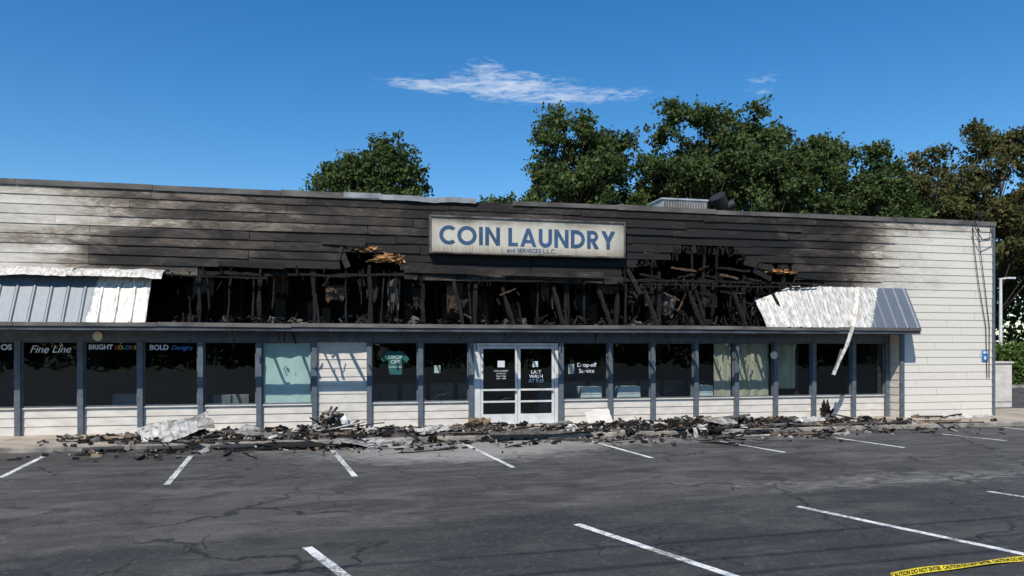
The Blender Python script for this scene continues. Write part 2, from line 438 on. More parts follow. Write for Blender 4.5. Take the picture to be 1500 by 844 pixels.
def keep_up(x, z):
    if x > 12.1: return True
    return z > zbot(x) + .08 * nz(x * 4, z * 9)
mb = MB()
siding(mb, XL, XR, COURSE * 16, TOP, 0.0, keep_up)
siding(mb, WX, XR - .07, 0, COURSE * 16, 0.0, None)
mb.obj('lap_siding_wall', m_siding, B, attr=True)

mb = MB()
x = XL
while x < XR - .01:
    x2 = min(x + .3, XR - .01)
    zz = max(zbot(x), zbot(x2)) + .12 + .1 * nz(x * 3)
    if x >= WX - .25: zz = 0 if x >= WX else zz
    mb.box(x, x2, .018, .10, zz, 5.95)
    x = x2
mb.box(WX - .3, XR - .011, .019, .101, 3.3, 4.6)
mb.obj('wall_sheathing', m_black, B)

mb = MB()
mb.box(XR - .12, XR - .012, .10, 14, 0, 5.98); mb.box(XL, XL + .1, .1, 14, 0, 5.98); mb.box(XL, XR, 14, 14.1, 0, 5.98)
mb.obj('outer_walls', m_siding_low, B)
mb = MB(); mb.box(XL, XR, .1, 14, 5.80, 5.93)
mb.obj('flat_roof', m_roof, B)
mb = MB()
for k in range(11):
    zb = k * COURSE
    mb.add([(WX - .016, .012, zb), (WX - .016, SY, zb), (WX, SY, zb + COURSE), (WX, .012, zb + COURSE)], [(0, 1, 2, 3)])
    mb.add([(WX + .01, .012, zb), (WX + .01, SY, zb), (WX - .016, SY, zb), (WX - .016, .012, zb)], [(0, 1, 2, 3)])
mb.obj('return_wall', m_siding_low, B)

# interior
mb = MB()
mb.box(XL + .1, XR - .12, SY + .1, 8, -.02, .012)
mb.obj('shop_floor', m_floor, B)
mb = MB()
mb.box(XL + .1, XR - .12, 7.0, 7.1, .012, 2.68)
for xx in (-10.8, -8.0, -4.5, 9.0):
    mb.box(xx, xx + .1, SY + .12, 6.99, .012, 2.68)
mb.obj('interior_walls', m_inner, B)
mb = MB()
mb.box(XL + .1, XR - .12, SY + .16, 7.1, 2.68, 2.74)
mb.box(XL + .1, XR - .12, 2.6, 2.7, 2.741, 5.79)
mb.obj('burnt_attic_lining', m_black, B)

# roof edge flashing
mb = MB()
x = XL
while x < XR + .05:
    x2 = min(x + 3.0, XR + .06)
    if x > XR - .2: break
    m = (x + x2) / 2
    if -4.4 < m < -1.0:
        x = x2; continue
    o = R.uniform(-.008, .008)
    w = .025 if -6 < m < 9 else 0
    mb.add([(x+.004,-.05,TOP-.03+o),(x2-.004,-.05,TOP-.03+o+R.uniform(-w,w)),(x2-.004,-.06,TOP+.10+o),(x+.004,-.06,TOP+.10+o+R.uniform(-w,w)),
            (x+.004,.22,TOP+.085+o),(x2-.004,.22,TOP+.085+o),(x+.004,.22,TOP-.2),(x2-.004,.22,TOP-.2)], [(0,1,2,3),(3,2,5,4),(4,5,7,6)])
    x = x2
mb.obj('roof_edge_cap', m_flash, B)
def flashfn(x0, x1, zo, yo, amp, seed):
    def fn(u, v):
        x = x0 + (x1 - x0) * u
        z = TOP + zo + amp * nz(x * 1.1, seed) + amp * .4 * nz(x * 4, seed)
        pr = [(-.03 , -.07), (-.06, .06), (.25, .05)]
        a = pr[min(2, int(v * 2 + .001))]
        return (x, a[0] + yo + amp * .5 * nz(x * 1.7, seed + 5), z + a[1])
    return fn
mb = MB()
mb.grid(flashfn(-4.45, -3.5, .07, -.03, .03, 1), 14, 2)
mb.grid(flashfn(-3.55, -1.0, .04, -.05, .05, 2), 30, 2)
mb.obj('bare_roof_flashing', m_silver, B)
mb = MB(); mb.box(-4.6, -.9, -.02, .2, TOP - .05, TOP + .03); mb.obj('roof_edge_board', m_char, B)
mb = MB(); mb.box(XR - .065, XR + .03, -.035, .09, 0, TOP - .04); mb.obj('corner_trim', m_trim, B, bevel=.004)
mb = MB(); mb.box(WX - .018, WX + .12, -.055, -.02, 0, 2.6); mb.obj('recess_corner_post', m_trim, B)

# ---- shopfront
POSTS = [-23.2,-21.8,-20.4,-19.05,-17.7,-16.3,-14.9,-13.5,-12.13,-10.75,-9.40,-7.99,-6.58,-5.20,-3.79,-2.43,-1.05,1.51,2.97,4.27,5.62,6.92,8.21,9.50,10.88,12.07]
mb = MB()
for p in POSTS:
    mb.box(p - .065, p + .065, SY - .11, SY + .06, 0.002, 2.30)
mb.obj('window_posts', m_trim, B, bevel=.006)
mb = MB(); mb.box(XL, WX - .02, SY - .075, SY + .1, 2.302, 2.56)
mb.obj('window_header', m_trim, B, bevel=.004)
mb = MB(); glass = MB(); fr = MB(); sill = MB()
for a, b in zip(POSTS, POSTS[1:]):
    if (a, b) == (-1.05, 1.51): continue
    x0, x1 = a + .066, b - .066
    top = .64
    if (a, b) == (-5.20, -3.79): top = 2.29
    n = 3 if top < 1 else 10
    h = top / n
    for k in range(n):
        zb = k * h
        j = R.uniform(-.003, .003)
        mb.add([(x0, SY + .012, zb + .004), (x1, SY + .012, zb + .004), (x0, SY - .016 + j, zb + .004), (x1, SY - .016 + j, zb + .004), (x1, SY + .002, zb + h), (x0, SY + .002, zb + h)],
               [(0, 1, 3, 2), (2, 3, 4, 5)])
    if top > 1: continue
    sill.box(x0, x1, SY - .05, SY + .05, .641, .672)
    f = .035
    fr.box(x0, x1, SY - .02, SY + .03, .673, .673 + f); fr.box(x0, x1, SY - .02, SY + .03, 2.299 - f, 2.299)
    fr.box(x0, x0 + f, SY - .02, SY + .03, .673 + f + .001, 2.298 - f); fr.box(x1 - f, x1, SY - .02, SY + .03, .673 + f + .001, 2.298 - f)
    tl = R.uniform(-.004, .004)
    glass.add([(x0 + f, SY + .005 - tl, .67 + f), (x1 - f, SY + .005 + tl, .67 + f), (x1 - f, SY + .005 + tl, 2.3 - f), (x0 + f, SY + .005 - tl, 2.3 - f)], [(0, 1, 2, 3)])
mb.obj('shopfront_siding', m_siding_low, B)
fr.obj('window_frames', m_trim, B); sill.obj('window_sills', m_siding_low, B, bevel=.005)
glass.obj('window_panes', m_glass, B)

# ---- double door
mb = MB(); g = MB()
dx0, dx1, dt = -.975, 1.435, 2.27
mb.box(dx0, dx0 + .19, SY - .03, SY + .05, .003, dt); mb.box(dx1 - .10, dx1, SY - .03, SY + .05, .003, dt)
mb.box(dx0 + .191, dx1 - .101, SY - .03, SY + .05, dt - .07, dt)
mid = (dx0 + .19 + dx1 - .10) / 2
for a, b in ((dx0 + .20, mid - .006), (mid + .006, dx1 - .11)):
    y0, y1 = SY - .015, SY + .03
    mb.box(a, a + .07, y0, y1, .02, dt - .08); mb.box(b - .07, b, y0, y1, .02, dt - .08)
    mb.box(a + .071, b - .071, y0, y1, .02, .30); mb.box(a + .071, b - .071, y0, y1, dt - .16, dt - .08)
    mb.box(a + .071, b - .071, y0, y1, .62, .67)
    mb.box(a + .05, b - .05, y0 - .07, y0 - .03, .95, 1.0)
    mb.box(a + .05, a + .075, y0 - .031, y0 - .001, .955, .995); mb.box(b - .075, b - .05, y0 - .031, y0 - .001, .955, .995)
    g.add([(a + .07, SY, .3), (b - .07, SY, .3), (b - .07, SY, dt - .16), (a + .07, SY, dt - .16)], [(0, 1, 2, 3)])
mb.obj('double_door_frame', m_alu, B, bevel=.003); g.obj('double_door_glass', m_glass, B)

# ---- things seen in the windows
mb = MB()
def blind(m, x0, x1, z0, z1, y, amp=.012, fr=18):
    m.grid(lambda u, v: (x0 + (x1 - x0) * u, y + amp * math.sin((x0 + (x1 - x0) * u) * fr) + .01 * nz(u * 4, v * 3, x0), z0 + (z1 - z0) * v), 40, 6)
blind(mb, -6.48, -5.3, .68, 2.28, SY + .045, .003)
mb.obj('window_blind', m_curt, B)
mb = MB()
blind(mb, 6.25, 6.8, .7, 2.28, SY + .06); blind(mb, 7.02, 8.05, .7, 2.28, SY + .06); blind(mb, 8.35, 9.0, .9, 2.28, SY + .15)
mb.obj('window_curtains', m_curt2, B)
mb = MB()
for x0, w in ((2.15, .62), (3.25, .7), (5.75, .5), (7.2, .4)):
    mb.box(x0, x0 + w, SY + .10, SY + .55, .5, 1.02)
    for q in range(3): mb.box(x0 + .03, x0 + w - .03, SY + .085, SY + .099, .72 + q * .09, .775 + q * .09)
mb.box(-2.05,-1.88, SY+.03, SY+.035, 1.45, 1.66)
mb.box(1.75, 1.92, SY+.03, SY+.035, 1.4, 1.68)
mb.obj('washing_machine_boxes', m_white, B, bevel=.01)
mb = MB()
mb.box(-10.2,-9.6, SY+.5, SY+.9, .5, .95); mb.box(-7.8, -6.9, SY + .5, SY + .9, .02, .9)
for i in range(14):
    x0 = -3.6 + i * .86
    if -.6 < x0 < .9: continue
    mb.box(x0, x0 + .72, 3.2, 3.9, .014, 1.05); mb.cyl((x0 + .36, 3.19, .58), (x0 + .36, 3.15, .58), .22, .2, 18)
mb.obj('washing_machines', m_machine, B, bevel=.01)
sh = MB(); yy = SY + .045
shape = [(-.18,0),(.18,0),(.18,.42),(.30,.32),(.38,.42),(.20,.62),(.08,.64),(0,.60),(-.08,.64),(-.20,.62),(-.38,.42),(-.30,.32),(-.18,.42)]
sh.add([(-3.1 + a, yy, 1.42 + b) for a, b in shape], [tuple(range(len(shape)))])
sh.obj('hanging_tshirt', m_teal, B)
mb = MB(); mb.blob((-3.4, SY + .18, 1.98), (.2, .07, .2), 4, .2); mb.obj('hanging_laundry_bag', m_tan, B, smooth=True)

def text(name, body, x, z, size, mat, y, parent, shear=0.0, bold=0.0, align='CENTER', sx=1.0):
    cu = bpy.data.curves.new(name, 'FONT'); cu.body = body; cu.size = size; cu.align_x = align
    cu.shear = shear; cu.offset = bold; cu.extrude = .0015
    to = bpy.data.objects.new(name, cu); scene.collection.objects.link(to)
    bpy.context.view_layer.update()
    me = bpy.data.meshes.new_from_object(to.evaluated_get(bpy.context.evaluated_depsgraph_get()))
    bpy.data.objects.remove(to)
    o = bpy.data.objects.new(name, me); scene.collection.objects.link(o)
    me.materials.clear(); me.materials.append(mat)
    o.rotation_euler = (math.radians(90), 0, 0); o.location = (x, y, z); o.scale = (sx, 1, 1)
    o.parent = parent
    return o
yt = SY - .008
text('window_lettering', 'Fine Line', -11.45, 2.02, .25, m_vinyl, yt, B, .35, .001)
text('window_lettering', 'BRIGHT', -10.32, 2.10, .165, m_vinyl, yt, B, 0, .005, sx=.95)
for i, (ch, mm) in enumerate(zip('COLORS', (m_vred, m_vyel, m_vgrn, m_vblu, m_vred, m_vyel))):
    text('window_lettering', ch, -9.96 + i * .085, 2.10, .13, mm, yt, B, 0, .003)
text('window_lettering', 'BOLD', -8.98, 2.09, .17, m_vinyl, yt, B, 0, .005)
text('window_lettering', 'Designs', -8.45, 2.09, .16, m_vblu, yt, B, .3, .001)
text('window_lettering', 'OS', -12.4, 2.09, .19, m_vinyl, yt, B, 0, .006)
text('window_lettering', 'DROP', -3.1, 1.84, .14, m_vinyl, SY + .036, B, 0, .004)
text('window_lettering', 'OFF', -3.1, 1.71, .14, m_vinyl, SY + .036, B, 0, .004)
text('window_lettering', 'AVAILABLE', -3.1, 1.60, .07, m_vinyl, SY + .036, B, 0, .002)
text('window_lettering', 'Drop-off', 2.28, 1.60, .16, m_vinyl, yt, B, 0, .0005)
text('window_lettering', 'Service', 2.28, 1.43, .16, m_vinyl, yt, B, 0, .0005)
for i, w in enumerate(('LAST', 'WASH', 'AT 9:30')):
    text('door_lettering', w, .80, 1.42 - i * .125, .135, m_vinyl, yt, B, 0, .001)
for i, w in enumerate(('COIN LAUNDRY', 'and Services', 'Open 7 days', '6:00 - 10:00')):
    text('door_lettering', w, -.2, 1.48 - i * .07, .055, m_vinyl, yt, B)
mb = MB()
for (a, b, z0, z1) in ((-.30,-.10,1.60,1.78),(.70,.85,1.60,1.76)):
    mb.add([(a,yt,z0),(b,yt,z0),(b+.0,yt,z1),(a,yt,z1)],[(0,1,2,3)])
mb.obj('door_stickers', m_vinyl, B)

mb = MB()
for x, z in ((-10.35, 2.42), (8.12, 1.92)):
    mb.cyl((x, SY - .12, z), (x, SY - .16, z), .12, .105, 20)
mb.obj('round_wall_lamps', m_globe, B)

# ---- awning fascia beam, rafters, soffits
AY = -.60
mb = MB()
x = XL
while x < 12.3:
    x2 = min(x + 4.2, 12.34)
    mb.box(x + .002, x2 - .002, AY - .05, AY + .05, 2.545, 2.70)
    x = x2
mb.obj('awning_fascia_beam', m_beam, B, bevel=.006)
mb = MB()
x = XL
while x < 12.3:
    x2 = min(x + 3.05, 12.34)
    o = R.uniform(-.012, .012) if x > -9 else 0; o2 = R.uniform(-.015, .015) if x > -9 else 0
    mb.beam((x + .003, AY - .07, 2.688 + o), (x2 - .003, AY - .07, 2.688 + o2), .03, .095)
    x = x2
mb.obj('awning_gutter_lip', m_flash, B, bevel=.004)
mb = MB()
mb.box(XL, -8.9, AY + .051, SY - .08, 2.57, 2.59); mb.box(8.4, 12.3, AY + .051, -.03, 2.57, 2.59); mb.box(8.4, WX - .02, -.029, SY - .08, 2.571, 2.589)
mb.obj('awning_soffit', m_siding_low, B)

ch = MB(); rr = random.Random(5)
bw = MB()
for p in POSTS:
    if p < -9 or p > 9.2: continue
    ch.charbeam((p + .03, .07, 2.6), (p + .03 + rr.uniform(-.05,.05), .07, 4.3), .11, .11, rr, 7)
for z, y, w in ((4.03, .04, .10), (2.66, .10, .12), (3.93, -.14, .05)):
    x = -8.8
    while x < 9.2:
        x2 = min(x + rr.uniform(1.2, 2.8), 9.2)
        if rr.random() < (.95 if w > .06 else .6): ch.charbeam((x, y, z + rr.uniform(-.03, .03)), (x2, y, z + rr.uniform(-.05, .05)), w, w, rr, 8, .012)
        x = x2
x = -8.6
while x < 3.2:
    q = rr.random()
    if q < .22: ch.charbeam((x, .09, 2.7), (x + rr.uniform(-.1, .1), .07, 4.15), .05, .08, rr, 6, .014)
    elif q < .5: ch.charbeam((x, .09, rr.uniform(3.0, 3.8)), (x + rr.uniform(-.08, .08), .07, 4.15), .05, .08, rr, 6, .014)
    elif q < .62: ch.charbeam((x, .09, 2.7), (x + rr.uniform(-.2, .2), .07, rr.uniform(3.0, 3.7)), .05, .07, rr, 6, .014, None)
    if rr.random() < .35: ch.charbeam((x + .2, 1.0, 2.75), (x + .2 + rr.uniform(-.3, .3), 1.0, 4.4), .06, .08, rr, 6, .015)
    x += .39 + rr.uniform(0, .2)
x = -1.5
while x < 8.6:
    lean = rr.uniform(0, .16)
    ch.charbeam((x - lean, .0, 3.95 + rr.uniform(-.3, .05)), (x + .08, AY + .04, 2.74), .09, .10, rr, 6, .012)
    if rr.random() < .3: ch.charbeam((x + .1, .0, 3.9), (x + .2, AY + .1, 2.8), .045, .06, rr, 6, .012)
    x += rr.choice((.69, 1.35, 1.35))
x = -8.6
while x < 8.6:
    ch.charbeam((x, AY + .06, 2.60), (x + rr.uniform(-.12, .12), SY - .08, 2.62), .05, .09, rr, 4, .006)
    if x < -1.6 and rr.random() < .25: ch.charbeam((x, .0, rr.uniform(3.2, 3.9)), (x + .1, AY + .05, 2.74), .05, .06, rr)
    x += .69
x = 3.25
while x < 8.0:
    top = min(zbot(x) + .25, 5.4)
    if rr.random() < .85: ch.charbeam((x + rr.uniform(-.1,.1), .06, rr.choice((2.7, 2.7, 3.3))), (x + rr.uniform(-.04, .04), .06, top), .06, .08, rr, 7, .014)
    if rr.random() < .5: ch.charbeam((x + rr.uniform(-.2,.2), .9, 2.75), (x + rr.uniform(-.1,.1), .9, 5.6), .06, .08, rr, 6, .015)
    x += .41
for z in (3.3, 3.75, 4.2, 4.42, 4.78):
    a = 3.2 + rr.uniform(0, .8)
    while a < 7.6:
        b = a + rr.uniform(.3, 1.1)
        if rr.random() < .75: (ch if rr.random() < .8 else bw).charbeam((a, -.01, z + rr.uniform(-.06, .06)), (min(b, 8), -.01, z + rr.uniform(-.12, .12)), .035, .07, rr, 5, .014)
        a = b + rr.uniform(0, .6)
for i in range(50):
    x = rr.choice((rr.uniform(-8.6, 8), rr.uniform(3.2, 7.8)))
    z = rr.uniform(2.8, 4.2)
    (ch if i % 4 else bw).charbeam((x, rr.uniform(-.2, .9), z), (x + rr.uniform(-.5, .5), rr.uniform(-.3, .8), z + rr.uniform(-.8, .5)), .03, .05, rr, 4, .02)
x = -8.8
while x < 8.5:
    ch.charbeam((x, .2, 4.12), (x, 2.5, 4.3), .05, .16, rr, 4, .02)
    if rr.random() < .5: ch.charbeam((x + .2, 1.5, 2.75), (x + rr.uniform(-.2, .4), 1.5, 5.5), .06, .06, rr, 5, .02)
    x += .69
for i in range(640):
    x = rr.choice((rr.uniform(-8.7, 8.8), rr.uniform(3.0, 8.4)))
    z = rr.choice((4.0, 2.78, zbot(x) + .05, zbot(x) + .02, rr.uniform(2.8, 4.0)))
    y = rr.uniform(-.1, .2) if z > 3 else rr.uniform(AY, .2)
    L = rr.uniform(.04, .26)
    ch.beam((x, y, z), (x + rr.gauss(0, .06), y + rr.gauss(0, .03), z - L), rr.uniform(.01, .06), rr.uniform(.008, .03), rr.random() * 3)
def flap(m, x, y, z, w, h, lean, yaw, sd):
    def fn(u, v):
        e = .06 * nz(u * 3 + sd, v * 3)
        xx = (u - .5) * w * (1 - .3 * v * abs(nz(sd, u * 4))); zz = -v * h * (.75 + .5 * abs(nz(u * 5, sd)))
        return (x + xx * math.cos(yaw), y + xx * math.sin(yaw) + lean * v + e, z + zz + .3 * xx * nz(sd * 2.2))
    m.grid(fn, 12, 8)
fb = MB(); fg = MB()
for i in range(24):
    x = rr.uniform(-8.3, 8)
    flap((fb, fb, fg, bw)[i % 4], x, rr.uniform(.15, .9), rr.uniform(3.5, 4.2), rr.uniform(.2, .6), rr.uniform(.25, .9), rr.uniform(-.2, .3), rr.uniform(-.6, .6), i * 1.7)
fb.obj('hanging_charred_panels', m_black, B, solid=.008); fg.obj('hanging_ceiling_boards', m_ash, B, solid=.01)
ch.obj('charred_framing', m_char, B); bw.obj('scorched_timber', m_brown, B)
ash = MB(); ins = MB(); tn = MB(); ck = MB()
ck.box(-8.9, 9.1, .0, 2.5, 2.741, 2.76)
for i in range(420):
    x = rr.uniform(-8.7, 8.8); y = rr.uniform(-.05, 1.6); z = 2.77 + rr.random() ** 3 * .22
    L = rr.uniform(.05, .30)
    d = Vector((rr.uniform(-1, 1), rr.uniform(-1, 1), rr.uniform(-.4, .5))).normalized() * L
    q = rr.random()
    (ck if q < .78 else ash if q < .92 else tn).beam((x, y, z), Vector((x, y, z)) + d, rr.uniform(.02, .10), rr.uniform(.01, .04), rr.uniform(0, 3))
for i in range(40):
    x = rr.uniform(-8.5, 8.5)
    if i % 3 == 0: tn.box(x, x + rr.uniform(.1, .5), 1.5, 1.52, 2.8, 2.8 + rr.uniform(.3, 1.0))
    else: (ck, ash)[i % 2].blob((x, rr.uniform(-.05, .9), 2.82), (rr.uniform(.06, .22), .12, rr.uniform(.05, .16)), i, .6, 2.5)
for cx, cz, w, h in ((-4.1, 4.72, .22, .07), (-3.75, 4.70, .2, .05), (-3.3, 4.50, .28, .09), (-3.0, 4.46, .12, .10), (-3.5, 4.42, .3, .04), (7.75, 4.42, .22, .06), (8.15, 4.38, .2, .05), (8.5, 4.36, .1, .05)):
    ins.blob((cx, .0, cz), (w, .07, h), cx, .7, 3.4, n=20, m=12)
ck.obj('attic_char', m_char, B); ash.obj('attic_rubble', m_ash, B); tn.obj('attic_wood_scraps', m_brown, B)
ins.obj('torn_insulation', m_insul, B)
mb = MB()
def hboard(x, z, L, ang, y=-.05, w=.2):
    a = Vector((x, y, z)); d = Vector((math.cos(ang), -.05, math.sin(ang))) * L
    mb.beam(a, a + d, .016, w, 0, (.85, rr.random(), 0))
hboard(-4.55, 4.72, .55, math.radians(-68), w=.15); hboard(-5.0, 4.9, 1.1, math.radians(-3)); hboard(3.3, 4.35, .8, math.radians(-62), w=.12)
hboard(6.9, 4.62, .9, math.radians(-10), w=.16); hboard(-2.9, 4.2, 5.4, math.radians(-.8), w=.17); hboard(-7.5, 4.25, 1.6, math.radians(-2), w=.15)
hboard(4.7, 5.1, .5, math.radians(-80), w=.12); hboard(7.2, 4.4, .6, math.radians(-25), w=.14); hboard(-.2, 4.1, 3.3, math.radians(-1.2), w=.16)
hboard(8.6, 4.28, .9, math.radians(-4), w=.15)
mb.obj('loose_siding_boards', m_siding, B, attr=True)

# ---- ribbed awning sheets
def ribbed(x0, x1, ztopf, zbotf, burnf, sagf, name):
    mb = MB()
    nu = int((x1 - x0) / .03); nv = 14
    def fn(u, v):
        x = x0 + (x1 - x0) * u
        ph = (x / .36) % 1.0
        rib = .03 if ph < .10 else (.03 * (1 - (ph - .10) / .07) if ph < .17 else (.03 * (ph - .93) / .07 if ph > .93 else 0))
        zt, zb = ztopf(x), zbotf(x)
        y = -.03 + (AY - .06 + .03) * v; z = zt + (zb - zt) * v
        b = sagf(x, v)
        nn = Vector((0, -.9, .43))
        return (x, y + nn.y * (rib + b), z + nn.z * (rib + b))
    mb.grid(fn, nu, nv, lambda u, v: burnf(x0 + (x1 - x0) * u, v))
    return mb.obj(name, m_awn, B, attr=True, solid=.004)
def burnL(x, v):
    b = 0.0
    if x > -10.4: b = min(1, (x + 10.4) / .5 + .25 * v)
    b = max(b, .95 - v * 6 if x > -14 else 0)
    g = 0.0
    if x > -9.6: g = .3
    return (max(0, b), g, 0)
def sagL(x, v):
    k = max(0, min(1, (x + 11) / 2))
    return k * (.05 * nz(x * 1.4, v * 3) + .03 * nz(x * 5, v * 2))
ribbed(XL, -9.0, lambda x: 3.98, lambda x: 2.71 + max(0, x + 10) * .03, burnL, sagL, 'ribbed_awning_panel')
def burnR(x, v):
    return (1.0 if x < 11.2 - .55 * v + .15 * (1-v) else 0.0, .34 if x < 7.8 else (.27 if v<.15 and x<10 else .10), 0)
def sagR(x, v):
    k = max(0, min(1, (10.4 - x) / 2.6))
    return k * (.07 * nz(x * 1.0, v * 1.6, 4) + .02 * nz(x * 4, v * 2)) + .01
ribbed(7.25, 12.34, lambda x: 3.95 - max(0, (8.45 - x)) * .36, lambda x: 2.72 + .03 * nz(x * 1.6) * (1 if x < 9.5 else 0), burnR, sagR, 'ribbed_awning_panel')
mb = MB(); mb.add([(12.335, -.01, 2.6), (12.335, AY - .04, 2.6), (12.335, AY - .04, 2.72), (12.335, -.01, 3.93)], [(0, 1, 2, 3)])
mb.obj('awning_end_cheek', m_trim, B, solid=.01)
mb = MB()
def peel(x0, x1, sd, lift):
    def fn(u, v):
        x = x0 + (x1 - x0) * u
        k = lift(x)
        y = -.03 - .34 * v - k * .1 * v + .03 * nz(x * 2, v, sd)
        z = 4.05 - .22 * v * v - .06 * v + k * .10 * v + .05 * nz(x * 1.5, v * 2, sd) + .03 * nz(x * 4, v, sd)
        return (x, y, z)
    mb.grid(fn, int((x1 - x0) / .08), 6, lambda u, v: (1, .2 if v > .2 else .5, 0))
peel(-16, -12.6, 1, lambda x: .2); peel(-12.7, -10.7, 2, lambda x: .5); peel(-10.8, -8.72, 3, lambda x: .6 - max(0, (x + 9.4)) * .5)
mb.obj('peeled_head_flashing', m_awn, B, attr=True, solid=.004)
mb = MB()
pts = [(10.62,-.12,3.96),(10.35,-.40,3.45),(9.98,-.73,2.76),(9.75,-.76,2.2),(9.5,-.72,1.7),(9.36,-.70,1.36)]
for i in range(5):
    mb.beam(pts[i], pts[i+1], .11, .02, .12 * i, (1, .3, 0))
mb.beam((9.62,-.70,2.1),(9.42,-.68,1.5),.03,.05, .4, (0,0,0))
mb.obj('hanging_trim_strip', m_awn, B, attr=True)
mb = MB()
for i in range(46):
    x = rr.uniform(-8.8, 8.5); L = rr.uniform(.06, .3) if i % 7 else .5
    y = AY + rr.uniform(-.04, .5)
    mb.beam((x, y, 2.56), (x + rr.uniform(-.12, .12), y + rr.uniform(-.05, .1), 2.56 - L), rr.uniform(.008, .04), .01, rr.random() * 3)
mb.obj('hanging_scraps', m_char, B)

mb = MB()
def tube_run(pts, r=.012):
    for a, b in zip(pts, pts[1:]): mb.cyl(a, b, r, r, 6)
tube_run([(14.75,-.06,5.95),(14.78,-.09,5.3),(14.95,-.08,4.2),(15.25,-.06,2.8),(15.3,-.05,1.2)])  # dark tube standing in for a wire shadow on the wall
tube_run([(14.95,-.06,5.95),(15.0,-.10,5.2),(15.2,-.08,4.0),(15.38,-.06,2.8),(15.38,-.05,1.2)])  # second wire shadow, likewise modelled as a dark tube
tube_run([(14.6,-.25,5.95),(14.9,-.28,5.5),(15.4,-.2,5.6),(15.5,-.05,5.9)], .014)
tube_run([(14.7,-.15,6.15),(14.9,-.2,5.75),(15.35,-.16,5.75),(15.45,-.05,6.0)], .014)
mb.cyl((15.2,.1,5.95),(15.2,.1,6.4),.03,.03,8); mb.cyl((15.2,.1,6.4),(15.0,-.1,6.32),.06,.09,8)
mb.obj('service_cables_and_shadow_lines', m_cable, B)

# ------------------------------------------------------------------ main sign
S = empty('coin_laundry_sign')
sx0, sx1, sz0, sz1 = -2.26, 3.175, 4.62, 5.62
mb = MB(); mb.box(sx0 + .04, sx1 - .04, -.20, -.06, sz0 + .04, sz1 - .04); mb.obj('sign_panel', m_sign, S)
mb = MB()
mb.box(sx0, sx1, -.235, -.03, sz1 - .045, sz1); mb.box(sx0, sx1, -.235, -.03, sz0, sz0 + .045)
mb.box(sx0, sx0 + .045, -.233, -.032, sz0 + .046, sz1 - .046); mb.box(sx1 - .045, sx1, -.233, -.032, sz0 + .046, sz1 - .046)
mb.obj('sign_frame', m_signframe, S, bevel=.006)
L = MB(); lay = [0]
def poly(pts, H, ox, oz):
    lay[0] += 1; y = -.203 - .0004 * lay[0]
    L.add([(ox + p[0] * H, y, oz + p[1] * H) for p in pts], [tuple(range(len(pts)))])
def ringarc(cx, cy, rx, ry, w, a0, a1, H, ox, oz, n=28):
    lay[0] += 1; y = -.203 - .0004 * lay[0]
    vs = []
    for i in range(n + 1):
        a = math.radians(a0 + (a1 - a0) * i / n)
        vs.append((ox + (cx + rx * math.cos(a)) * H, y, oz + (cy + ry * math.sin(a)) * H))
        vs.append((ox + (cx + (rx - w) * math.cos(a)) * H, y, oz + (cy + (ry - w) * math.sin(a)) * H))
    L.add(vs, [(2*i, 2*i+2, 2*i+3, 2*i+1) for i in range(n)])
W = .21
def rect(a, b, c, d, H, ox, oz): poly([(a, c), (b, c), (b, d), (a, d)], H, ox, oz)
def letter(chh, ox, oz, H):
    if chh == 'C': ringarc(.52, .5, .52, .52, W, 48, 312, H, ox, oz); return .84
    if chh == 'O': ringarc(.53, .5, .53, .52, W, 0, 360, H, ox, oz, 44); return 1.06
    if chh == 'I': rect(0, W, 0, 1, H, ox, oz); return W
    if chh == 'N':
        rect(0, W, 0, 1, H, ox, oz); rect(.61, .82, 0, 1, H, ox, oz); poly([(0, 1), (.61, 0), (.82, 0), (.21, 1)], H, ox, oz); return .82
    if chh == 'L': rect(0, W, 0, 1, H, ox, oz); rect(W, .54, 0, .19, H, ox, oz); return .54
    if chh == 'A':
        poly([(0, 0), (.22, 0), (.56, 1), (.36, 1)], H, ox, oz); poly([(.70, 0), (.92, 0), (.56, 1), (.36, 1)], H, ox, oz); rect(.2, .72, .2, .37, H, ox, oz); return .92
    if chh == 'U':
        rect(0, W, .36, 1, H, ox, oz); rect(.55, .76, .36, 1, H, ox, oz); ringarc(.38, .37, .38, .39, W, 180, 360, H, ox, oz); return .76
    if chh == 'D':
        rect(0, W, 0, 1, H, ox, oz); ringarc(.30, .5, .52, .5, .2, -90, 90, H, ox, oz); rect(W, .31, .8, 1, H, ox, oz); rect(W, .31, 0, .2, H, ox, oz); return .82
    if chh == 'R':
        rect(0, W, 0, 1, H, ox, oz); ringarc(.33, .69, .31, .31, .18, -90, 90, H, ox, oz); rect(W, .34, .82, 1, H, ox, oz); rect(W, .34, .38, .56, H, ox, oz)
        poly([(.22, .42), (.44, 0), (.70, 0), (.42, .46)], H, ox, oz); return .70
    if chh == 'Y':
        rect(.31, .52, 0, .5, H, ox, oz); poly([(0, 1), (.31, .42), (.50, .5), (.24, 1)], H, ox, oz); poly([(.83, 1), (.52, .42), (.33, .5), (.59, 1)], H, ox, oz); return .83
H = .49; ox = -2.0; oz = 4.865
gapw = .13
def word(wd, ox):
    for c_ in wd:
        ox += (letter(c_, ox, oz, H) + gapw) * H
    return ox
tot = word('COIN', ox); word('LAUNDRY', tot + .33 * H)
L.obj('sign_main_letters', m_signblue, S)
text('sign_small_letters', 'and SERVICES L.L.C.', .50, 4.70, .155, m_signblue, -.203, S, 0, .003, sx=1.05)

